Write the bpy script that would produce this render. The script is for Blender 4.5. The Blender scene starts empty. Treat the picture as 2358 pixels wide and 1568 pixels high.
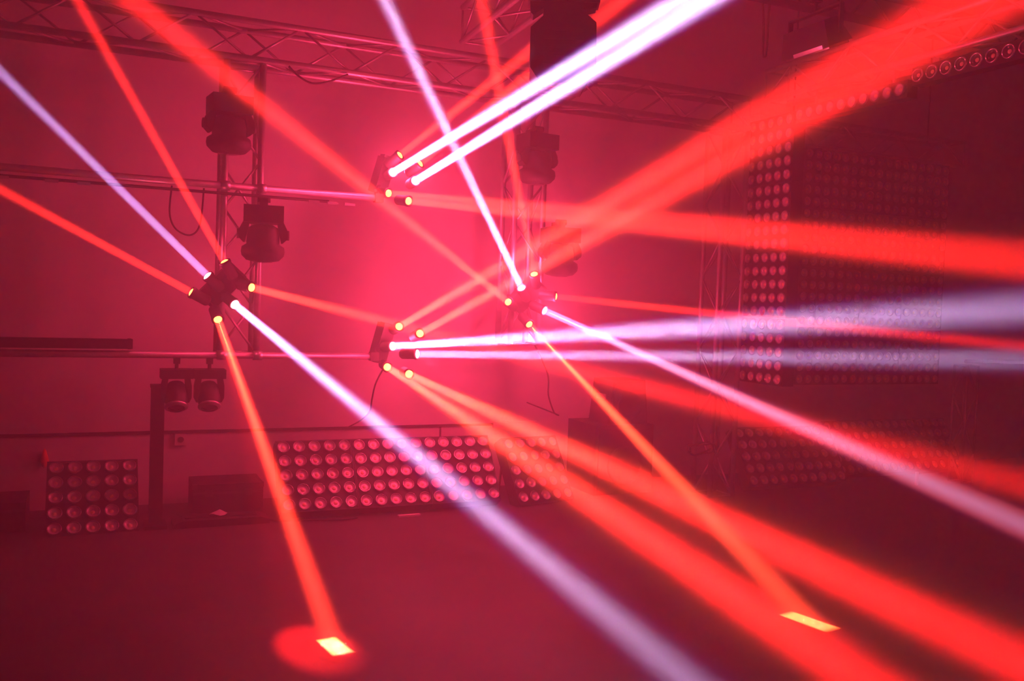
import bpy, bmesh, math, random
from mathutils import Vector, Matrix

random.seed(7)
SC = bpy.context.scene
COL = SC.collection
V = Vector

# ------------------------------------------------------------------ camera
# X runs along the back wall, Y towards it, Z up; focal length 2100 px of a 2358 px wide frame
FOC = 2100.0
ROLL, PITCH, YAW = math.atan(.0355), math.atan(82 / FOC), math.radians(24.4)
fwd = V((math.sin(YAW) * math.cos(PITCH), math.cos(YAW) * math.cos(PITCH), -math.sin(PITCH)))
rgt = V((math.cos(YAW), -math.sin(YAW), 0))
upv = rgt.cross(fwd)
cam_r = rgt * math.cos(ROLL) + upv * math.sin(ROLL)
cam_u = -rgt * math.sin(ROLL) + upv * math.cos(ROLL)
camd = bpy.data.cameras.new('camera')
cam = bpy.data.objects.new('camera', camd)
COL.objects.link(cam)
camd.sensor_width = 36
camd.lens = FOC * 36 / 2358
camd.clip_start = .05
cm = Matrix((cam_r, cam_u, -fwd)).transposed().to_4x4()
cm.translation = (0, 0, 1.6)
cam.matrix_world = cm
SC.camera = cam

# ------------------------------------------------------------------ haze filled air, exposure
world = bpy.data.worlds.new('hazy_room_air')
SC.world = world
world.use_nodes = True
wn = world.node_tree
wn.nodes['Background'].inputs[1].default_value = 0
vs = wn.nodes.new('ShaderNodeVolumeScatter')
vs.inputs['Density'].default_value = .085
vs.inputs['Anisotropy'].default_value = .38
wn.links.new(vs.outputs[0], wn.nodes['World Output'].inputs['Volume'])
SC.view_settings.view_transform = 'Standard'
SC.view_settings.look = 'None'
SC.view_settings.gamma = 1
SC.view_settings.use_curve_mapping = False
SC.view_settings.exposure = 0.0
SC.cycles.use_denoising = True
SC.cycles.max_bounces = 6
SC.cycles.diffuse_bounces = 3
SC.cycles.volume_bounces = 1

# light levels
RED = (1, .012, .012)
CORE = (1, .11, .02)
P_CORE = 2.6
WHITE = (.84, .58, .96)
FRINGE = (.24, .0, 1.0)
P_RED, P_WHITE, P_FRINGE = 20.0, 11.0, 3.4
SPILL = (1, .036, .115)
P_SPILL = {1: 6.0, 2: 40.0, 3: 68.0, 4: 27.0}     # stray light leaving each white lens
P_PATCH = 30000.0
P_HALO = 1500.0


# added red fill lamp, unseen above the picture's top edge, spreads the glow
wl = bpy.data.lights.new('added_red_fill', 'POINT')
wo = bpy.data.objects.new('added_red_fill', wl)
COL.objects.link(wo)
wo.location = (2.9, 4.3, 4.45)
wl.color = (1, .03, .08)
wl.energy = 75.0
wl.shadow_soft_size = .15


# ------------------------------------------------------------------ materials
def mat(name, col, rough=.6, metal=0.0, noise=0.0, scale=8.0, emit=None, strength=0.0, bump=0.0, col2=None):
    m = bpy.data.materials.new(name)
    m.use_nodes = True
    nt = m.node_tree
    b = nt.nodes['Principled BSDF']
    b.inputs['Base Color'].default_value = (*col, 1)
    b.inputs['Roughness'].default_value = rough
    b.inputs['Metallic'].default_value = metal
    if noise or bump:
        tc = nt.nodes.new('ShaderNodeTexCoord')
        nz = nt.nodes.new('ShaderNodeTexNoise')
        nz.inputs['Scale'].default_value = scale
        nz.inputs['Detail'].default_value = 6
        nt.links.new(tc.outputs['Object'], nz.inputs['Vector'])
        if noise:
            rp = nt.nodes.new('ShaderNodeValToRGB')
            c2 = col2 or tuple(c * (1 - noise) for c in col)
            rp.color_ramp.elements[0].color = (*c2, 1)
            rp.color_ramp.elements[1].color = (*col, 1)
            rp.color_ramp.elements[0].position = .35
            rp.color_ramp.elements[1].position = .65
            nt.links.new(nz.outputs['Fac'], rp.inputs['Fac'])
            nt.links.new(rp.outputs['Color'], b.inputs['Base Color'])
        if bump:
            bp = nt.nodes.new('ShaderNodeBump')
            bp.inputs['Strength'].default_value = bump
            bp.inputs['Distance'].default_value = .01
            nt.links.new(nz.outputs['Fac'], bp.inputs['Height'])
            nt.links.new(bp.outputs['Normal'], b.inputs['Normal'])
    if emit:
        b.inputs['Emission Color'].default_value = (*emit, 1)
        b.inputs['Emission Strength'].default_value = strength
        try:
            m.cycles.emission_sampling = 'NONE'
        except Exception:
            pass
    return m


M_WALL = mat('painted_wall', (.55, .52, .53), .75, noise=.10, scale=1.5, bump=.05)
M_DARKWALL = mat('dark_wall', (.06, .055, .06), .85, noise=.3, scale=1.0)
M_CEIL = mat('dark_ceiling', (.10, .09, .09), .9, noise=.25, scale=1.2)
M_FLOOR = mat('dark_floor', (.065, .06, .06), .58, noise=.25, scale=2.5, bump=.04)
M_ALU = mat('brushed_aluminium', (.42, .42, .43), .45, .75, noise=.12, scale=30)
M_BLACK = mat('black_painted_metal', (.010, .010, .011), .65, .0, noise=.3, scale=20)
M_CASE = mat('black_case_laminate', (.02, .019, .02), .6, noise=.3, scale=15)
M_STEEL = mat('dull_steel', (.45, .45, .46), .4, .8, noise=.2, scale=25)
M_DSTEEL = mat('blackened_steel', (.07, .07, .072), .5, .3, noise=.2, scale=25)
M_DISH = mat('lens_reflector', (.56, .54, .53), .38, .25, noise=.08, scale=60)
M_RIM = mat('lens_rim', (.30, .30, .31), .18, .8, noise=.2, scale=60)
M_LED = mat('led_chip', (.85, .75, .45), .3, noise=.1, scale=80)
M_CABLE = mat('black_rubber_cable', (.02, .02, .022), .7, noise=.2, scale=40)
M_GRILLE = mat('perforated_grille', (.05, .05, .052), .6, .3, noise=.5, scale=200)
M_PLASTIC = mat('pale_plastic', (.55, .53, .50), .5, noise=.08, scale=30)
M_PAPER = mat('pale_paper', (.45, .42, .40), .8, noise=.1, scale=20)
M_ORANGE = mat('orange_light_paint', (.95, .16, .02), .5, noise=.1, scale=20)  # spot of light on the wall put into this colour
M_GLASS = mat('lamp_front_glass', (.45, .44, .46), .12, noise=.1, scale=30)
M_DGLASS = mat('dark_lens_glass', (.05, .045, .055), .08, noise=.2, scale=10)
M_RLENS = mat('red_lens', (.6, .05, .03), .2, noise=.05, scale=50, emit=(1, .12, .025), strength=22)
M_WLENS = mat('white_lens', (.8, .8, .8), .2, noise=.05, scale=50, emit=(.9, .85, 1), strength=14)


# ------------------------------------------------------------------ mesh helpers
def frame_from(axis, hint=V((0, 0, 1))):
    z = V(axis).normalized()
    x = V(hint).cross(z)
    if x.length < 1e-4:
        x = V((1, 0, 0)).cross(z)
    x.normalize()
    return Matrix((x, z.cross(x), z)).transposed()


def add_box(bm, c, s, rot=None, mi=0, taper=None):
    """box with centre c and full sizes s; taper = (kx, ky) scale of the top face"""
    vs_ = []
    for dz in (-.5, .5):
        k = taper if (taper and dz > 0) else (1, 1)
        for dx, dy in ((-.5, -.5), (.5, -.5), (.5, .5), (-.5, .5)):
            p = V((dx * s[0] * k[0], dy * s[1] * k[1], dz * s[2]))
            if rot:
                p = rot @ p
            vs_.append(bm.verts.new(V(c) + p))
    for f in ((3, 2, 1, 0), (4, 5, 6, 7), (0, 1, 5, 4), (1, 2, 6, 5), (2, 3, 7, 6), (3, 0, 4, 7)):
        fc = bm.faces.new([vs_[i] for i in f])
        fc.material_index = mi


def add_prism(bm, outline, y0, y1, mi=0):
    """outline in (x, z), extruded from y0 to y1"""
    a = [bm.verts.new((x, y0, z)) for x, z in outline]
    b = [bm.verts.new((x, y1, z)) for x, z in outline]
    n = len(a)
    fs = [bm.faces.new(a), bm.faces.new(b[::-1])]
    for i in range(n):
        fs.append(bm.faces.new((a[i], b[i], b[(i + 1) % n], a[(i + 1) % n])))
    for f in fs:
        f.material_index = mi


def add_cyl(bm, p0, p1, r0, r1=None, seg=10, caps=True, mi=0):
    p0, p1 = V(p0), V(p1)
    r1 = r0 if r1 is None else r1
    R = frame_from(p1 - p0)
    ra, rb = [], []
    for i in range(seg):
        a = 2 * math.pi * i / seg
        d = R @ V((math.cos(a), math.sin(a), 0))
        ra.append(bm.verts.new(p0 + d * r0))
        rb.append(bm.verts.new(p1 + d * r1))
    for i in range(seg):
        j = (i + 1) % seg
        f = bm.faces.new((ra[i], ra[j], rb[j], rb[i]))
        f.material_index = mi
        f.smooth = True
    if caps:
        for ring in (ra[::-1], rb):
            f = bm.faces.new(ring)
            f.material_index = mi


def add_lathe(bm, origin, axis, prof, seg=20, mi=None):
    """prof: list of (radius, distance along axis); mi: material per band"""
    R = frame_from(axis)
    o, ax = V(origin), V(axis).normalized()
    rings = []
    for r, h in prof:
        if r < 1e-5:
            rings.append([bm.verts.new(o + ax * h)])
        else:
            rings.append([bm.verts.new(o + ax * h + R @ V((math.cos(2 * math.pi * i / seg) * r,
                                                         math.sin(2 * math.pi * i / seg) * r, 0))) for i in range(seg)])
    for k in range(len(rings) - 1):
        a, b = rings[k], rings[k + 1]
        for i in range(seg):
            j = (i + 1) % seg
            if len(a) == 1 and len(b) == 1:
                continue
            if len(a) == 1:
                f = bm.faces.new((a[0], b[j], b[i]))
            elif len(b) == 1:
                f = bm.faces.new((a[i], a[j], b[0]))
            else:
                f = bm.faces.new((a[i], a[j], b[j], b[i]))
            f.smooth = True
            f.material_index = mi[k] if mi else 0


def add_tube(bm, pts, r, seg=6):
    """smooth cable through points (Catmull-Rom)"""
    P = [V(p) for p in pts]
    path = []
    for i in range(len(P) - 1):
        p0, p1, p2, p3 = P[max(i - 1, 0)], P[i], P[i + 1], P[min(i + 2, len(P) - 1)]
        for k in range(6):
            t = k / 6
            path.append(.5 * ((2 * p1) + (p2 - p0) * t + (2 * p0 - 5 * p1 + 4 * p2 - p3) * t * t
                              + (3 * p1 - p0 - 3 * p2 + p3) * t ** 3))
    path.append(P[-1])
    rings = []
    for i, p in enumerate(path):
        d = path[min(i + 1, len(path) - 1)] - path[max(i - 1, 0)]
        R = frame_from(d, V((.31, .9, .23)))
        rings.append([bm.verts.new(p + R @ V((math.cos(2 * math.pi * k / seg) * r, math.sin(2 * math.pi * k / seg) * r, 0)))
                      for k in range(seg)])
    for a, b in zip(rings, rings[1:]):
        for k in range(seg):
            f = bm.faces.new((a[k], a[(k + 1) % seg], b[(k + 1) % seg], b[k]))
            f.smooth = True
    bm.faces.new(rings[0][::-1])
    bm.faces.new(rings[-1])


def to_mesh(bm, name, mats, bevel=0.0):
    if bevel:
        es = [e for e in bm.edges if len(e.link_faces) == 2 and not (e.link_faces[0].smooth and e.link_faces[1].smooth)
              and e.calc_face_angle(0) > .5]
        bmesh.ops.bevel(bm, geom=es, offset=bevel, segments=1, affect='EDGES')
    bmesh.ops.recalc_face_normals(bm, faces=bm.faces)
    me = bpy.data.meshes.new(name)
    bm.to_mesh(me)
    bm.free()
    for m in (mats if isinstance(mats, (list, tuple)) else [mats]):
        me.materials.append(m)
    return me


def obj(name, me, parent=None, mw=None):
    o = bpy.data.objects.new(name, me)
    COL.objects.link(o)
    if parent:
        o.parent = parent
    if mw is not None:
        o.matrix_local = mw
    return o


def part(name, bm, m, parent, bevel=0.0):
    return obj(name, to_mesh(bm, name, m, bevel), parent)


def tag(o, label, cat, group=None):
    o['label'] = label
    o['category'] = cat
    if group:
        o['group'] = group
    return o


def thing(name, label, cat, loc=(0, 0, 0), group=None, rot=None):
    o = bpy.data.objects.new(name, None)
    COL.objects.link(o)
    o.empty_display_size = .1
    mw = (rot.to_4x4() if rot else Matrix.Identity(4))
    mw.translation = loc
    o.matrix_world = mw
    return tag(o, label, cat, group)


def copy_tree(o, parent=None):
    c = o.copy()
    COL.objects.link(c)
    if parent:
        c.parent = parent
    for ch in list(o.children):
        copy_tree(ch, c)
    return c


def struct(name, bm, m, parent=None):
    o = obj(name, to_mesh(bm, name, m), parent)
    o['kind'] = 'structure'
    return o


B = bmesh.new

# ------------------------------------------------------------------ the room
WY, CZ, XL, XR, YF = 7.32, 4.66, -4.0, 10.0, -2.0
bm = B(); add_box(bm, ((XL + XR) / 2, (YF + WY) / 2, -.05), (XR - XL, WY - YF, .1)); struct('floor', bm, M_FLOOR)
bm = B(); add_box(bm, ((XL + XR) / 2, WY + .05, CZ / 2), (XR - XL, .1, CZ)); struct('wall_back', bm, M_WALL)
bm = B(); add_box(bm, (XL - .05, (YF + WY) / 2, CZ / 2), (.1, WY - YF, CZ)); struct('wall_left', bm, M_DARKWALL)
bm = B(); add_box(bm, (XR + .05, (YF + WY) / 2, CZ / 2), (.1, WY - YF, CZ)); struct('wall_right', bm, M_DARKWALL)
bm = B(); add_box(bm, ((XL + XR) / 2, YF - .05, CZ / 2), (XR - XL, .1, CZ)); struct('wall_front', bm, M_DARKWALL)
bm = B(); add_box(bm, ((XL + XR) / 2, (YF + WY) / 2, CZ + .05), (XR - XL, WY - YF, .1)); struct('ceiling', bm, M_CEIL)
bm = B(); add_box(bm, (-.3, WY - .008, .548), (7.2, .016, .02)); struct('trim_1', bm, M_CASE)
bm = B(); add_box(bm, (2.675, WY - .006, .27), (.012, .012, .54)); struct('trim_2', bm, M_CASE)
bm = B(); add_box(bm, (3.37, WY - .015, .545), (.42, .03, .05)); struct('trim_3', bm, M_WALL)


# ------------------------------------------------------------------ box trusses
BRACE = {}


def brace_mesh(L):
    k = round(L, 3)
    if k not in BRACE:
        b_ = B()
        add_cyl(b_, (0, 0, 0), (0, 0, L), .009, seg=6)
        BRACE[k] = to_mesh(b_, 'brace', M_ALU)
    return BRACE[k]


def truss(name, label, a, b, step, s=.25, r=.023, hint=V((0, 0, 1)), group=None):
    """square box truss; a and b are the ends of its centre line"""
    a, b = V(a), V(b)
    t = thing(name, label, 'truss', a, group)
    L = (b - a).length
    d = (b - a) / L
    R = frame_from(d, hint)
    cor = [R @ V((sx * s / 2, sy * s / 2, 0)) for sx, sy in ((-1, -1), (1, -1), (1, 1), (-1, 1))]
    cbm = B(); add_cyl(cbm, (0, 0, 0), (0, 0, L), r, seg=10)
    cme = to_mesh(cbm, 'chord', M_ALU)
    for c in cor:
        mw = R.to_4x4(); mw.translation = c
        obj('chord', cme, t, mw)
    n = max(1, round(L / step))
    h = L / n
    for f in range(4):
        c0, c1 = cor[f], cor[(f + 1) % 4]
        for i in range(n):
            p, q = (c0, c1) if (i + f) % 2 == 0 else (c1, c0)
            p0, p1 = p + d * (h * i), q + d * (h * (i + 1))
            mw = frame_from(p1 - p0).to_4x4(); mw.translation = p0
            obj('brace', brace_mesh((p1 - p0).length), t, mw)
        for i in (0, n):
            p0, p1 = c0 + d * (h * i), c1 + d * (h * i)
            mw = frame_from(p1 - p0).to_4x4(); mw.translation = p0
            obj('brace', brace_mesh((p1 - p0).length), t, mw)
    return t


truss('lighting_truss', 'long aluminium box truss running along the back wall under the ceiling',
      (-2.6, 6.525, 3.315), (5.075, 6.525, 3.315), .35)
truss('truss_tower', 'aluminium hanging truss ladder on the left, carrying two dark moving heads one above the other',
      (.868, 6.525, 3.165), (.868, 6.525, 1.20), .33, s=.235, hint=V((0, 1, 0)))
truss('truss_tower', 'aluminium hanging truss ladder in the middle of the picture behind the crossing beams',
      (3.01, 6.525, 3.165), (3.01, 6.525, 1.30), .33, s=.24, hint=V((0, 1, 0)))
truss('truss_tower', 'full-height aluminium truss tower standing beside the tall narrow stack of lamp panels',
      (4.95, 6.525, 3.165), (4.95, 6.525, 0.0), .33, s=.24, hint=V((0, 1, 0)))
truss('lighting_truss', 'aluminium box truss overhead that carries the large dark moving head at the top edge',
      (2.53, 6.38, 3.65), (2.35, 2.4, 3.65), .33)
truss('lighting_truss', 'aluminium box truss at the upper right above the row of single round lamps',
      (5.34, 6.38, 3.56), (5.34, 2.2, 3.56), .33)
wt = truss('lighting_truss', 'aluminium box truss holding up the wide dark lamp panel wall',
      (5.6, 7.03, 3.352), (8.3, 7.03, 3.352), .33)
for x_ in (.5, 2.3):
    b = B(); add_cyl(b, (x_, 0, .10), (x_, 0, CZ - 3.352), .008, seg=6)
    part('hanger_rod', b, M_BLACK, wt)
truss('truss_stand', 'slim aluminium ladder truss post at the far right beside the lamp panel wall',
      (7.84, 6.36, 0), (7.84, 6.36, 1.16), .29, s=.15, r=.012, hint=V((0, 1, 0)))
b = B(); add_cyl(b, (7.74, 6.29, 1.205), (9.6, 6.29, 1.205), .02)
tag(obj('rail_pipe', to_mesh(b, 'rail_pipe', M_ALU)), 'horizontal aluminium pipe resting on the slim truss post at far right', 'pipe')
b = B(); add_cyl(b, (3.2, 5.2, 3.80), (8.2, 5.2, 3.80), .03); add_cyl(b, (3.2, 5.2, 4.0), (8.2, 5.2, 4.0), .022)
for i in range(12):
    add_cyl(b, (3.3 + .42 * i, 5.2, 3.80), (3.3 + .42 * (i + .5), 5.2, 4.0), .009, seg=6)
    add_cyl(b, (3.3 + .42 * (i + .5), 5.2, 4.0), (3.3 + .42 * (i + 1), 5.2, 3.80), .009, seg=6)
for x in (3.6, 7.8):
    add_cyl(b, (x, 5.2, 4.0), (x, 5.2, CZ + .01), .008, seg=6)
tag(obj('ceiling_pipe', to_mesh(b, 'ceiling_pipe', M_BLACK)), 'dark ceiling pipe ladder at the upper right from which the floodlight hangs', 'pipe')


def wall_bar(z, x0, x1, label, plates):
    t = thing('lighting_bar', label, 'pipe', (x0, 6.355, z))
    q = B(); add_cyl(q, (0, 0, 0), (x1 - x0, 0, 0), .024, seg=12); part('pipe', q, M_ALU, t)
    if plates:
        q = B(); add_cyl(q, (0, .02, -.05), (x1 - x0 - .35, .02, -.05), .010, seg=8); part('lower_rail', q, M_BLACK, t)
    for px in plates:
        q = B(); add_box(q, (px - x0, -.01, -.062), (.075, .012, .018)); part('coupler_plate', q, M_ALU, t, .002)
    for px in (-1.6, .75, .985):
        q = B(); add_cyl(q, (px - x0 - .03, 0, 0), (px - x0 + .03, 0, 0), .033, seg=10); part('clamp', q, M_STEEL, t)
    return t


wall_bar(2.325, -2.6, 1.80, 'upper horizontal aluminium pipe ending at the upper beam light', (-.55, -.28, -.10, 1.34, 1.47, 1.59))
wall_bar(1.195, -2.6, 1.80, 'lower horizontal aluminium pipe ending at the lower beam light', ())

# long black LED bar lying on the lower pipe
t = thing('light_bar', 'long thin black light bar lying on the lower pipe at the left', 'light bar', (-2.3, 6.355, 1.229))
q = B(); add_box(q, (1.25, 0, .033), (2.5, .075, .062)); part('housing', q, M_BLACK, t, .006)
for ex in (.02, 2.48):
    q = B(); add_box(q, (ex, 0, .034), (.022, .082, .068)); part('end_cap', q, M_CASE, t, .004)
q = B(); add_box(q, (1.25, -.039, .033), (2.42, .004, .03)); part('lens_strip', q, M_DGLASS, t)


# ------------------------------------------------------------------ beam lights (lit)
BEAMS = [
     (1, 'r', (0.733, 6.16, 1.814), (-0.5126, -0.1818, 0.8391), 0.0115, 1),
     (1, 'w', (0.635, 6.201, 1.718), (-0.7107, -0.26, 0.6537), 0.0085, 0.6),
     (1, 'r', (0.54, 6.239, 1.608), (-0.8815, -0.1208, 0.4565), 0.012, 1),
     (1, 'r', (0.897, 6.079, 1.652), (0.5427, -0.8258, -0.1536), 0.014, 1),
     (1, 'w', (0.799, 6.118, 1.539), (0.3908, -0.8304, -0.3971), 0.02, 0.8),
     (1, 'r', (0.701, 6.159, 1.437), (0.1233, -0.8142, -0.5673), 0.017, 1),
     (3, 'r', (2.949, 6.145, 1.835), (-0.4377, -0.5088, 0.7413), 0.013, 1),
     (3, 'w', (2.865, 6.178, 1.728), (-0.5955, -0.4401, 0.6721), 0.013, 1),
     (3, 'r', (2.776, 6.214, 1.621), (-0.7488, -0.5734, 0.3323), 0.013, 1),
     (3, 'r', (3.1, 6.07, 1.673), (0.8014, -0.5938, -0.072), 0.013, 1),
     (3, 'w', (3.025, 6.099, 1.566), (0.4837, -0.8145, -0.3203), 0.017, 0.6),
     (3, 'r', (2.923, 6.141, 1.459), (0.1654, -0.852, -0.4967), 0.017, 1),
     (2, 'r', (1.934, 6.31, 2.638), (0.5093, -0.6854, 0.5205), 0.026, 1.6),
     (2, 'w', (1.891, 6.324, 2.513), (0.0491, -0.9946, 0.0919), 0.0095, 1),
     (2, 'r', (1.866, 6.329, 2.363), (0.4041, -0.9076, -0.1137), 0.013, 1),
     (2, 'r', (2.002, 6.056, 2.554), (0.4841, -0.703, 0.521), 0.026, 1.6),
     (2, 'w', (1.976, 6.062, 2.433), (0.0402, -0.9927, 0.1135), 0.0095, 1),
     (2, 'r', (1.935, 6.075, 2.291), (0.375, -0.9191, -0.1213), 0.013, 1),
     (4, 'r', (1.949, 6.251, 1.417), (0.0656, -0.9663, 0.2488), 0.013, 1),
     (4, 'w', (1.911, 6.262, 1.276), (0.3078, -0.947, 0.0917), 0.016, 0.85),
     (4, 'r', (1.877, 6.271, 1.126), (-0.0347, -0.9955, -0.0886), 0.013, 1),
     (4, 'r', (2.021, 5.997, 1.38), (0.0766, -0.962, 0.2622), 0.013, 1),
     (4, 'w', (2.006, 5.997, 1.238), (0.7047, -0.7082, 0.0439), 0.016, 0.85),
     (4, 'r', (1.957, 6.014, 1.098), (0.006, -0.9979, -0.0642), 0.013, 1),
]
LABELS = {1: 'six-eyed black beam light at the lower end of the left truss ladder',
          2: 'six-eyed black beam light at the end of the upper wall pipe',
          3: 'six-eyed black beam light on the middle truss ladder, smallest of the four lit ones',
          4: 'six-eyed black beam light at the end of the lower wall pipe'}
ANCHOR = {1: (.75, 6.40, 1.63), 2: (1.80, 6.355, 2.325), 3: (2.89, 6.40, 1.65), 4: (1.80, 6.355, 1.195)}


def lamp(kind, name, parent, p, d, col, power):
    l = bpy.data.lights.new(name, kind)
    o = bpy.data.objects.new(name, l)
    COL.objects.link(o)
    o.parent = parent
    l.energy = power
    l.color = col
    mw = V(d).to_track_quat('-Z', 'Y').to_matrix().to_4x4()
    mw.translation = p
    o.matrix_local = mw
    return o, l


def square_gobo(l, tx, ty):
    """the square LED chip imaged by the lens: emission only inside |x/z|<tx, |y/z|<ty"""
    l.use_nodes = True
    nt = l.node_tree
    em = nt.nodes['Emission']
    tc = nt.nodes.new('ShaderNodeTexCoord')
    sx = nt.nodes.new('ShaderNodeSeparateXYZ')
    nt.links.new(tc.outputs['Normal'], sx.inputs[0])
    res = []
    for k, tt in ((0, tx), (1, ty)):
        dv = nt.nodes.new('ShaderNodeMath'); dv.operation = 'DIVIDE'
        nt.links.new(sx.outputs[k], dv.inputs[0]); nt.links.new(sx.outputs[2], dv.inputs[1])
        ab = nt.nodes.new('ShaderNodeMath'); ab.operation = 'ABSOLUTE'
        nt.links.new(dv.outputs[0], ab.inputs[0])
        mr = nt.nodes.new('ShaderNodeMapRange')
        mr.inputs['From Min'].default_value = tt * 1.15; mr.inputs['From Max'].default_value = tt * .85
        mr.inputs['To Min'].default_value = 0; mr.inputs['To Max'].default_value = 1
        nt.links.new(ab.outputs[0], mr.inputs['Value'])
        res.append(mr)
    ml = nt.nodes.new('ShaderNodeMath'); ml.operation = 'MULTIPLY'
    nt.links.new(res[0].outputs[0], ml.inputs[0]); nt.links.new(res[1].outputs[0], ml.inputs[1])
    nt.links.new(ml.outputs[0], em.inputs['Strength'])


lb = B(); add_lathe(lb, (0, 0, 0), (0, 0, 1), [(.026, -.004), (.026, .0), (.02, .005), (.011, .008), (0, .009)], 16)
ME_RL = to_mesh(lb, 'lens', M_RLENS)
lb = B(); add_lathe(lb, (0, 0, 0), (0, 0, 1), [(.029, -.004), (.029, .0), (.022, .006), (.012, .009), (0, .010)], 16)
ME_WL = to_mesh(lb, 'lens', M_WLENS)
hb = B()
add_lathe(hb, (0, 0, 0), (0, 0, 1), [(0, -.13), (.026, -.13), (.036, -.115), (.036, -.02), (.040, -.015), (.040, .002), (.031, .003), (.030, -.004), (0, -.004)], 16)
ME_HEAD = to_mesh(hb, 'beam_head', M_BLACK)

for k in (1, 2, 3, 4):
    bs = [b_ for b_ in BEAMS if b_[0] == k]
    ps = [V(b_[2]) for b_ in bs]
    cen = sum(ps, V()) / 6
    t = thing('beam_light', LABELS[k], 'stage light', cen)
    u = (ps[0] - ps[2] + ps[3] - ps[5]) / 2                  # along a row of three heads
    v = (ps[3] + ps[4] + ps[5] - ps[0] - ps[1] - ps[2]) / 3  # from row to row
    lu, lv = u.length, v.length
    u = u / lu
    n = V((.30, -.95, .05) if k in (2, 4) else (.05, -1, 0))
    n = (n - u * n.dot(u)).normalized()                      # the face looks into the room
    v = n.cross(u)
    lv = max(abs(v.dot(ps[4] - ps[1])), .16)
    R = Matrix((u, v, n)).transposed()
    bk = .30 if k in (2, 4) else .17
    back = -n * bk
    q = B(); add_box(q, back, (lu * .95, lv * .62, .10), R); part('base_body', q, M_BLACK, t, .012)
    for s_ in (-1, 1):                                       # yoke cheeks that carry the tilting heads
        q = B(); add_box(q, -n * (bk - .05) + u * (s_ * (lu / 2 - .01)), (.018, lv * .9, .06), R)
        part('yoke_arm', q, M_BLACK, t, .004)
    q = B()
    an = V(ANCHOR[k]) - cen
    add_cyl(q, back - n * .04, an, .016, seg=8); add_box(q, an, (.06, .06, .06))
    part('mounting_clamp', q, M_BLACK, t, .004)
    for (_, c, p, d, tan, pw) in bs:
        p, d = V(p), V(d).normalized()
        mw = frame_from(d).to_4x4(); mw.translation = p - cen
        hd = obj('beam_head', ME_HEAD, t, mw)
        ln = obj('lens', ME_RL if c == 'r' else ME_WL, hd)
        ln['label'] = 'glowing red lens' if c == 'r' else 'glowing white lens'
        lp = p - cen + d * .016
        o, l = lamp('AREA', 'red_beam' if c == 'r' else 'white_beam', t, lp, d, RED if c == 'r' else WHITE,
                    (P_RED if c == 'r' else P_WHITE) * pw)
        l.shape = 'DISK'; l.size = .05; l.spread = 2 * math.atan(tan) * 1.3
        if c == 'r':
            o, l = lamp('AREA', 'red_beam_halo', t, lp, d, CORE, P_CORE * pw)
            l.shape = 'DISK'; l.size = .05; l.spread = 2 * math.atan(.026) * 1.3
        if c == 'w':
            o, l = lamp('AREA', 'violet_fringe', t, lp, d, FRINGE, P_FRINGE)
            l.shape = 'DISK'; l.size = .052; l.spread = 2 * math.atan(tan * 1.55) * 1.3
            o, l = lamp('POINT', 'stray_light', t, p - cen + d * .07, d, SPILL, P_SPILL[k])
            l.shadow_soft_size = .04
        if tan == .017:
            o, l = lamp('SPOT', 'chip_image', t, lp, d, (1, .07, .016), P_PATCH * (4.0 if k == 3 else 1.2))
            l.spot_size = .10; l.spot_blend = .1; l.shadow_soft_size = .002
            square_gobo(l, .019, .023)
            o, l = lamp('SPOT', 'chip_halo', t, lp, d + V((-.03, .01, 0)), RED, P_HALO)
            l.spot_size = .17; l.spot_blend = .7; l.shadow_soft_size = .02


# ------------------------------------------------------------------ lamp panels of 5 x 5 round lamps
PITCH_P = .114
lb = B()
add_lathe(lb, (0, 0, 0), (0, -1, 0), [(.047, 0), (.047, .020), (.041, .024), (.038, .018), (.014, .004), (.012, .008), (0, .010)], 18,
          mi=[1, 1, 1, 0, 2, 2])
ME_LENS = to_mesh(lb, 'lens', [M_DISH, M_RIM, M_LED])
ME_BARLENS = ME_LENS.copy()
M_BRIGHTRIM = mat('polished_lens_rim', (.85, .84, .83), .12, .9, noise=.1, scale=60)
for i_, m_ in enumerate((M_DGLASS, M_BRIGHTRIM, M_LED)):
    ME_BARLENS.materials[i_] = m_
hb = B(); add_box(hb, (0, .055, 0), (.562, .11, .562)); ME_HOUS = to_mesh(hb, 'housing', M_BLACK, .006)
fb = B()
for s_ in (-1, 1):
    add_box(fb, (s_ * .2795, .04, 0), (.008, .10, .567)); add_box(fb, (0, .04, s_ * .2795), (.551, .10, .008))
ME_FRAME = to_mesh(fb, 'frame', M_CASE)
gb = B()
for s_ in (-1, 1):
    add_cyl(gb, (s_ * .22, .11, .18), (s_ * .22, .33, -.10), .011, seg=6)
ME_STRUT = to_mesh(gb, 'rear_strut', M_BLACK)


def panel_proto():
    t = thing('matrix_light', '', 'lamp panel')
    obj('housing', ME_HOUS, t); obj('frame', ME_FRAME, t)
    for r in range(5):
        for c in range(5):
            obj('lens', ME_LENS, t, Matrix.Translation(((c - 2) * PITCH_P, 0, (2 - r) * PITCH_P)))
    return t


PROTO = panel_proto()
used = [False]


def panel(loc, right, up, label, group):
    right, up = V(right).normalized(), V(up).normalized()
    t = PROTO if not used[0] else copy_tree(PROTO)
    used[0] = True
    mw = Matrix((right, up.cross(right), up)).transposed().to_4x4()
    mw.translation = loc
    t.matrix_world = mw
    tag(t, label, 'lamp panel', group)
    return t


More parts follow.
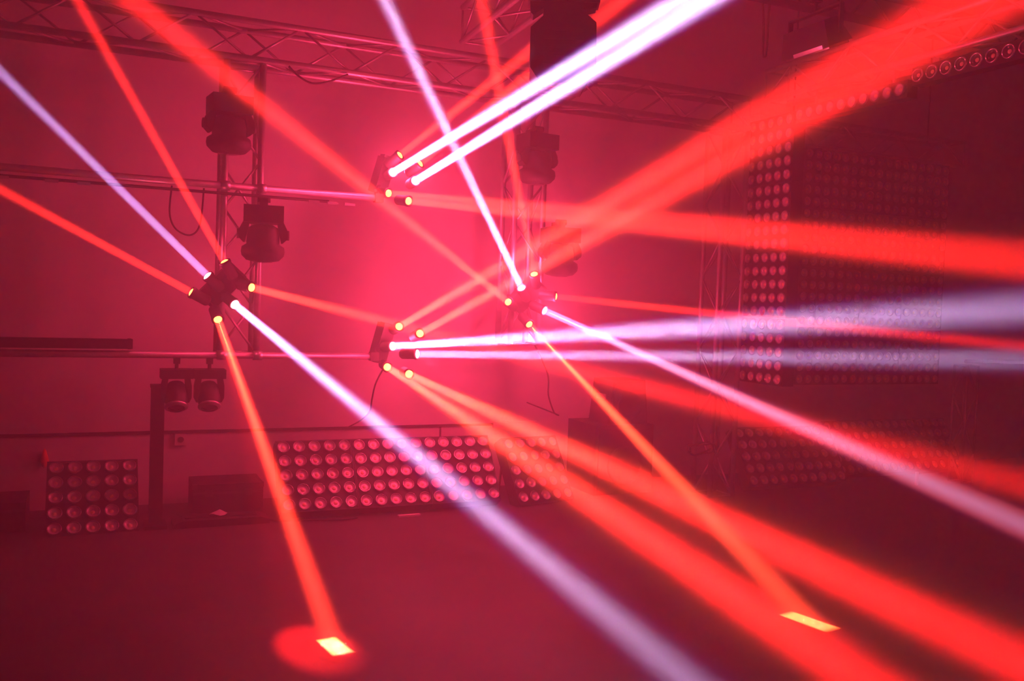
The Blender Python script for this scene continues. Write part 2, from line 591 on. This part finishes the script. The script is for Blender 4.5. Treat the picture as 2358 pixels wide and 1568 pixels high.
ORD = ['topmost', 'second from the top', 'third from the top', 'bottom']
for k in range(4):
    panel((5.2, 6.25, 3.22 - .228 - .57 * k), (0, -1, 0), (0, 0, 1),
          'black matrix light, %s in the narrow stack beside the right truss tower' % ORD[k], 'lamp panels in the narrow stack')
COLN = ['column beside the narrow stack', 'second column', 'third column', 'far right column']
for j in range(4):
    for k in range(4):
        panel((6.05 + .57 * j, 6.87, 3.15 - .228 - .57 * k), (1, 0, 0), (0, 0, 1),
              'black matrix light in the wide hanging wall, %s row, %s' % (('top', 'second', 'third', 'bottom')[k], COLN[j]), 'lamp panels of the wide hanging wall')
# panels leaning back on the floor
tilt = V((0, .571, .822))
for j, w in enumerate(('left', 'middle', 'right')):
    t = panel((1.257 + .228 + .57 * j, 6.675, .292), (1, 0, 0), tilt,
              'lamp panel leaning on the floor by the wall, %s one of the long three-panel row' % w, 'lamp panels in the floor row')
    obj('rear_strut', ME_STRUT, t)
t = panel((-.018, 6.70, .205), (1, .03, 0), V((0, .60, .70)),
          'lamp panel lying tilted back on the floor at the far left, beside the black post', 'lamp panels on the floor')
obj('rear_strut', ME_STRUT, t)
t = panel((3.30, 6.68, .26), (.93, .20, .0), V((-.08, .50, .86)),
          'lamp panel on the floor turned away, just right of the long three-panel row', 'lamp panels on the floor')
obj('rear_strut', ME_STRUT, t)
for j, w in enumerate(('left', 'right')):
    t = panel((5.57 + .57 * j, 6.58, .30), (1, 0, 0), V((0, .50, .86)),
              'lamp panel leaning on the floor below the narrow stack, %s of the pair' % w, 'lamp panels on the floor below the stack')
    obj('rear_strut', ME_STRUT, t)
for j, w in enumerate(('first from the left', 'second from the left', 'last at the right')):
    t = panel((6.86 + .57 * j, 6.84, .30), (1, 0, 0), V((0, .50, .86)),
              'lamp panel leaning on the floor below the wide panel wall, %s' % w, 'lamp panels on the floor below the wall')
    obj('rear_strut', ME_STRUT, t)


# single-row lamp bars under the right hand truss
def lamp_bar(y0, z, n, pitch, label, lens=ME_LENS):
    t = thing('lamp_bar', label, 'light bar', (5.2, y0, z), 'lamp bars under the right truss')
    L = n * pitch
    q = B(); add_box(q, (.05, -L / 2 + pitch / 2, 0), (.10, L, .125)); part('housing', q, M_BLACK, t, .006)
    for i in range(n):
        mw = Matrix.Rotation(-math.pi / 2, 4, 'Z'); mw.translation = (0, -i * pitch, 0)
        obj('lens', lens, t, mw)
    for i in (1, n - 2):
        q = B(); add_cyl(q, (.05, -i * pitch, .06), (.05, -i * pitch, 3.40 - z), .012, seg=8)
        add_box(q, (.05, -i * pitch, 3.385 - z), (.05, .05, .03)); part('hanging_clamp', q, M_STEEL, t)
    return t


lamp_bar(5.905, 3.235, 10, .1135, 'black bar of round lamps in one row, the bar nearer the wall')
lamp_bar(4.73, 3.305, 10, .117, 'black bar of large round lamps in one row reaching the right picture edge', ME_BARLENS)


# ------------------------------------------------------------------ unlit moving heads
def moving_head(loc, s, label, yaw=0.0, tilt_=0.0, group=None):
    """hangs from loc: clamp, base, two yoke arms with pivot caps, head with front ring and lens"""
    t = thing('moving_head', label, 'stage light', loc, group, Matrix.Rotation(yaw, 3, 'Z'))
    q = B(); add_box(q, (0, .055 * s, -.02 * s), (.05 * s, .16 * s, .06 * s)); add_cyl(q, (-.04 * s, 0, .005 * s), (.04 * s, 0, .005 * s), .02 * s)
    part('clamp', q, M_BLACK, t, .003)
    q = B(); add_box(q, (0, 0, -.095 * s), (.25 * s, .20 * s, .11 * s)); part('base', q, M_BLACK, t, .018 * s)
    for sx in (-1, 1):
        q = B()
        add_prism(q, [(sx * .085 * s, -.14 * s), (sx * .125 * s, -.14 * s), (sx * .15 * s, -.19 * s), (sx * .15 * s, -.25 * s),
                      (sx * .125 * s, -.275 * s), (sx * .115 * s, -.275 * s)], -.045 * s, .045 * s)
        a = part('yoke_arm', q, M_BLACK, t, .006 * s)
        q = B(); add_cyl(q, (sx * .145 * s, 0, -.222 * s), (sx * .165 * s, 0, -.222 * s), .032 * s, seg=12)
        obj('pivot_cap', to_mesh(q, 'pivot_cap', M_CASE), a)
    q = B()
    ax = V((0, -math.sin(tilt_), -math.cos(tilt_)))
    o = V((0, 0, -.235 * s))
    add_lathe(q, o, ax, [(0, -.075 * s), (.06 * s, -.075 * s), (.095 * s, -.055 * s), (.105 * s, 0), (.105 * s, .05 * s),
                         (.135 * s, .07 * s), (.14 * s, .10 * s), (.135 * s, .125 * s), (.105 * s, .155 * s), (.07 * s, .163 * s), (0, .163 * s)], 18)
    h = part('head', q, M_BLACK, t)
    q = B(); add_lathe(q, o, ax, [(.066 * s, .163 * s), (.06 * s, .168 * s), (0, .172 * s)], 18)
    obj('lens', to_mesh(q, 'lens', M_DGLASS), h)
    return t


moving_head((.752, 6.232, 2.925), 1.02, 'dark moving head light, upper of two on the left truss ladder', .12)
moving_head((.985, 6.232, 2.235), 1.02, 'dark moving head light, lower of two on the left truss ladder', -.15)
moving_head((2.99, 6.25, 2.925), 1.02, 'dark moving head light high on the middle truss ladder', .1)
moving_head((3.21, 6.245, 2.24), 1.02, 'dark moving head light low on the middle truss ladder above the right beam light', -.1)


def small_head(x, label):
    t = thing('small_moving_head', label, 'stage light', (x, 6.355, 1.171), 'small moving heads under the lower pipe')
    q = B(); add_box(q, (0, 0, -.015), (.04, .05, .04)); add_cyl(q, (0, 0, -.03), (0, 0, -.075), .012, seg=8); part('clamp', q, M_BLACK, t)
    q = B(); add_box(q, (0, 0, -.10), (.20, .15, .06)); part('base', q, M_BLACK, t, .012)
    for sx in (-1, 1):
        q = B(); add_prism(q, [(sx * .05, -.128), (sx * .085, -.128), (sx * .095, -.18), (sx * .095, -.26), (sx * .08, -.29), (sx * .07, -.29)], -.03, .03)
        part('yoke_arm', q, M_BLACK, t, .004)
    q = B(); ax = V((0, -.55, -.83)).normalized(); o = V((0, 0, -.245))
    add_lathe(q, o, ax, [(0, -.09), (.05, -.085), (.072, -.05), (.074, .03), (.066, .075), (.05, .095), (.044, .09), (0, .085)], 18)
    h = part('head', q, M_CASE, t)
    q = B(); add_lathe(q, o, ax, [(.066, .070), (.0735, .078), (.0735, .088), (.055, .098)], 18)
    obj('trim_ring', to_mesh(q, 'trim_ring', M_STEEL), h)
    q = B(); add_lathe(q, o, ax, [(.044, .091), (.03, .099), (0, .102)], 14)
    obj('lens', to_mesh(q, 'lens', M_DGLASS), h)


small_head(.470, 'small dark moving head under the lower pipe, next to the black post')
small_head(.676, 'small dark moving head under the lower pipe, farther from the black post')

# the large moving head near the camera at the top edge
t = thing('large_moving_head', 'large dark moving head with octagonal head hanging behind the upper white beams', 'stage light',
          (2.36, 4.66, 3.50), rot=Matrix.Rotation(-.43, 3, 'Z'))
q = B(); add_box(q, (0, 0, -.025), (.10, .08, .05)); part('clamp', q, M_STEEL, t, .004)
q = B(); add_box(q, (0, 0, -.125), (.40, .14, .15)); part('base', q, M_BLACK, t, .02)
q = B(); add_box(q, (-.005, 0, -.26), (.215, .12, .13)); part('yoke', q, M_BLACK, t, .008)
q = B(); add_prism(q, [(-.19, -.19), (-.10, -.19), (-.10, -.225), (-.135, -.25), (-.17, -.275), (-.183, -.262)], -.05, .05)
part('yoke_arm', q, M_BLACK, t, .004)
q = B(); add_prism(q, [(.19, -.19), (.10, -.19), (.11, -.235), (.15, -.232), (.184, -.222)], -.05, .05)
part('yoke_arm', q, M_BLACK, t, .004)
q = B()
add_prism(q, [(-.10, -.295), (.115, -.285), (.178, -.335), (.186, -.55), (.12, -.675), (-.125, -.665), (-.178, -.59), (-.182, -.372)], -.15, .15)
h = part('head', q, M_BLACK, t, .012)
q = B()
for i in range(5):
    add_box(q, (0, -.152, -.38 - .045 * i), (.22, .008, .018))
obj('vent_slats', to_mesh(q, 'vent_slats', M_CASE), h)
q = B(); add_lathe(q, (0, 0, -.655), (0, 0, -1), [(.11, 0), (.11, .012), (.09, .018), (0, .024)], 20)
obj('lens', to_mesh(q, 'lens', M_DGLASS), h)

# floodlight at the upper right, its long side running towards the wall
t = thing('floodlight', 'dark floodlight with a pale lower edge hanging by its bracket at the upper right', 'stage light', (3.86, 4.30, 3.225))
FL = Matrix.Rotation(math.radians(-22), 3, 'Y')
q = B(); add_box(q, FL @ V((0, 0, .03)), (.19, .40, .15), FL, taper=(.55, .85)); part('housing', q, M_BLACK, t, .01)
q = B(); add_box(q, FL @ V((.005, 0, -.052)), (.16, .36, .016), FL); part('front_glass', q, M_DGLASS, t, .002)
q = B(); add_box(q, FL @ V((-.098, -.04, -.040)), (.012, .24, .022), FL); part('pale_edge', q, M_GLASS, t, .002)
q = B()
for s_ in (-1, 1):
    add_box(q, (0, s_ * .212, .09), (.03, .012, .17))
add_box(q, (0, 0, .175), (.03, .436, .012))
part('bracket', q, M_BLACK, t, .002)
q = B(); add_cyl(q, (0, 0, .175), (0, 0, .25), .012, seg=8); add_box(q, (0, 0, .27), (.06, .05, .06)); part('clamp', q, M_BLACK, t)
q = B(); add_cyl(q, (0, 0, .30), (0, 0, CZ - 3.225), .012, seg=8); part('drop_rod', q, M_BLACK, t)

# ------------------------------------------------------------------ things on the floor and by the wall
t = thing('upright_post', 'black upright square post standing beside the leaning panel on the left', 'post', (.372, 6.62, 0))
q = B(); add_box(q, (0, 0, .49), (.085, .085, .93)); part('column', q, M_BLACK, t, .006)
q = B(); add_box(q, (0, 0, .0125), (.14, .20, .025)); part('base_plate', q, M_BLACK, t, .004)
q = B(); add_box(q, (0, 0, .965), (.095, .095, .02)); part('cap', q, M_CASE, t, .004)


def flight_case(x0, x1, y0, y1, h, label):
    t = thing('flight_case', label, 'case', ((x0 + x1) / 2, (y0 + y1) / 2, 0))
    w, d = x1 - x0, y1 - y0
    q = B(); add_box(q, (0, 0, h * .36), (w, d, h * .72)); part('body', q, M_CASE, t, .006)
    q = B(); add_box(q, (0, 0, h * .865), (w, d, h * .26)); part('lid', q, M_CASE, t, .006)
    q = B(); add_box(q, (0, -d / 2 - .002, h * .725), (w, .006, .014)); part('edge_strip', q, M_DSTEEL, t)
    for s_ in (-1, 1):
        q = B(); add_box(q, (s_ * w * .28, -d / 2 - .005, h * .72), (.05, .01, .045)); part('latch', q, M_DSTEEL, t, .002)
    for sx in (-1, 1):
        for z in (.016, h - .016):
            q = B(); add_box(q, (sx * (w / 2 - .014), -d / 2 + .012, z), (.034, .034, .034)); part('corner_guard', q, M_DSTEEL, t, .006)
    return t


flight_case(.63, 1.12, 6.80, 7.15, .235, 'low black flight case on the floor left of the long panel row')
flight_case(-1.35, -.42, 6.72, 7.12, .19, 'low black flight case at the left picture edge beside the leaning panel')
t = thing('cable_ramp', 'flat dark cable ramp lying on the floor in front of the flight case', 'cable ramp', (.76, 6.60, 0))
q = B(); add_prism(q, [(-.28, 0), (.36, 0), (.36, .03), (.3, .05), (-.22, .05), (-.28, .03)], -.10, .10); part('body', q, M_CASE, t, .004)
q = B(); add_box(q, (.04, 0, .053), (.48, .07, .008)); part('lid', q, M_BLACK, t, .002)

# crumpled paper and floor strip
q = B()
ring = []
for i in range(9):
    a = 2 * math.pi * i / 9
    ring.append(q.verts.new((.075 * math.cos(a) * random.uniform(.7, 1.1), .045 * math.sin(a) * random.uniform(.7, 1.1), random.uniform(0, .02))))
c1 = q.verts.new((.01, 0, .042)); c2 = q.verts.new((0, 0, 0))
for i in range(9):
    q.faces.new((ring[i], ring[(i + 1) % 9], c1)); q.faces.new((ring[(i + 1) % 9], ring[i], c2))
o = tag(obj('crumpled_paper', to_mesh(q, 'crumpled_paper', M_PAPER)), 'small crumpled pale paper lying on the cable ramp before the flight case', 'paper')
o.location = (.78, 6.58, .06)
q = B(); add_box(q, (0, 0, .006), (.17, .035, .012), Matrix.Rotation(.05, 3, 'Z'))
o = tag(obj('floor_strip', to_mesh(q, 'floor_strip', M_PAPER, .003)), 'short pale strip lying on the floor before the long panel row', 'strip')
o.location = (2.13, 6.44, 0)
# spot of light on the wall built as an orange spindle, socket box
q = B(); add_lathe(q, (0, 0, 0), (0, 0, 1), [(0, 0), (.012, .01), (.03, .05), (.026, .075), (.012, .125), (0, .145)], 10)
o = tag(obj('orange_light_spot', to_mesh(q, 'orange_light_spot', M_ORANGE)), 'small orange spindle-shaped marker of light built solid on the wall above the left leaning panel', 'glint')
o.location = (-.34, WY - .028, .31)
t = thing('wall_socket', 'small pale socket box on the back wall right of the black post', 'socket', (.58, WY, .49))
q = B(); add_box(q, (0, -.015, 0), (.085, .03, .085)); part('box', q, M_PLASTIC, t, .005)
q = B(); add_cyl(q, (0, -.03, 0), (0, -.034, 0), .022, seg=14); part('socket_face', q, M_CASE, t)
q = B(); add_box(q, (0, 0, .065), (.028, .02, .13)); add_box(q, (0, -.011, .07), (.02, .004, .09), mi=1)  # pale solid sliver standing in for a reflection near the floor
o = tag(obj('floor_glint', to_mesh(q, 'floor_glint', [M_PLASTIC, M_PAPER], .003)), 'small pale upright marker of reflected light built solid on the floor before the far panels', 'glint')
o.location = (7.215, 6.338, 0)


def speaker(name, x0, x1, y0, y1, z0, z1, label, k):
    t = thing(name, label, 'loudspeaker', ((x0 + x1) / 2, (y0 + y1) / 2, z0))
    w, d, h = x1 - x0, y1 - y0, z1 - z0
    q = B(); add_box(q, (0, 0, h / 2), (w, d, h), taper=(k, 1)); part('cabinet', q, M_BLACK, t, .01)
    q = B(); add_box(q, (0, -d / 2 - .006, h / 2), (w * .9, .012, h * .88), taper=(k, 1)); g = part('grille', q, M_GRILLE, t, .004)
    q = B(); add_lathe(q, (0, -d / 2 - .010, h * .42), (0, -1, 0), [(w * .30, 0), (w * .30, .008), (w * .25, .004), (w * .08, .001), (0, .006)], 20)
    obj('cone_ring', to_mesh(q, 'cone_ring', M_CASE), g)
    for s_ in (-1, 1):
        q = B(); add_box(q, (s_ * w * (.48 if k == 1 else .44), 0, h * .6), (.012, .16, .05)); part('side_handle', q, M_STEEL, t, .004)


speaker('subwoofer', 3.86, 4.44, 6.72, 7.22, 0, .60, 'large black subwoofer box on the floor left of the right truss tower', 1)
speaker('loudspeaker', 4.0, 4.40, 6.76, 7.10, .60, .98, 'black wedge loudspeaker standing on the subwoofer box', .8)


def cable(pts, r, label, name='cable'):
    q = B(); add_tube(q, pts, r)
    return tag(obj(name, to_mesh(q, name, M_CABLE)), label, 'cable')


cable([(.42, 6.40, 2.30), (.41, 6.40, 2.12), (.45, 6.40, 2.02), (.54, 6.40, 1.985), (.60, 6.40, 2.06), (.62, 6.40, 2.30)], .006,
      'thin black cable hanging in a loop below the upper pipe at the left')
cable([(1.15, 6.375, 3.17), (1.22, 6.372, 3.11), (1.31, 6.37, 3.075), (1.42, 6.372, 3.10), (1.56, 6.375, 3.17)], .007,
      'black cable sagging under the long truss right of the left ladder')
cable([(1.88, 6.36, 1.12), (1.82, 6.36, 1.0), (1.80, 6.37, .89), (1.82, 6.5, .78), (1.86, 6.9, .66), (1.87, 7.28, .56)], .006,
      'thin black cable hanging below the lower beam light to the wall')
cable([(3.10, 6.41, 1.30), (3.22, 6.40, 1.07), (3.235, 6.40, .9), (3.30, 6.42, .76), (3.42, 6.6, .72), (3.47, 7.28, .74)], .006,
      'thin black cable hanging in a curve below the middle truss ladder')
cable([(4.19, 5.2, 3.79), (4.20, 5.19, 3.6), (4.205, 5.19, 3.42), (4.225, 5.19, 3.40), (4.235, 5.19, 3.45), (4.25, 5.2, 3.79)], .008,
      'thin black cable end hanging from the ceiling pipe left of the floodlight')
coil = [(4.66 + .13 * math.cos(a * .7), 6.28 + .03 * a / 6, .44 + .05 * math.sin(a * .7) + .012 * math.sin(a * 2)) for a in range(0, 19)]
cable([(4.86, 6.39, .62)] + coil, .007, 'coil of black cable hanging on the right truss tower near the floor', 'cable_coil')
cable([(1.05, 6.62, .012), (1.2, 6.50, .012), (1.42, 6.47, .012), (1.62, 6.42, .012), (1.74, 6.46, .012)], .008,
      'pale-lit black cable on the floor before the left end of the long panel row', 'floor_cable')
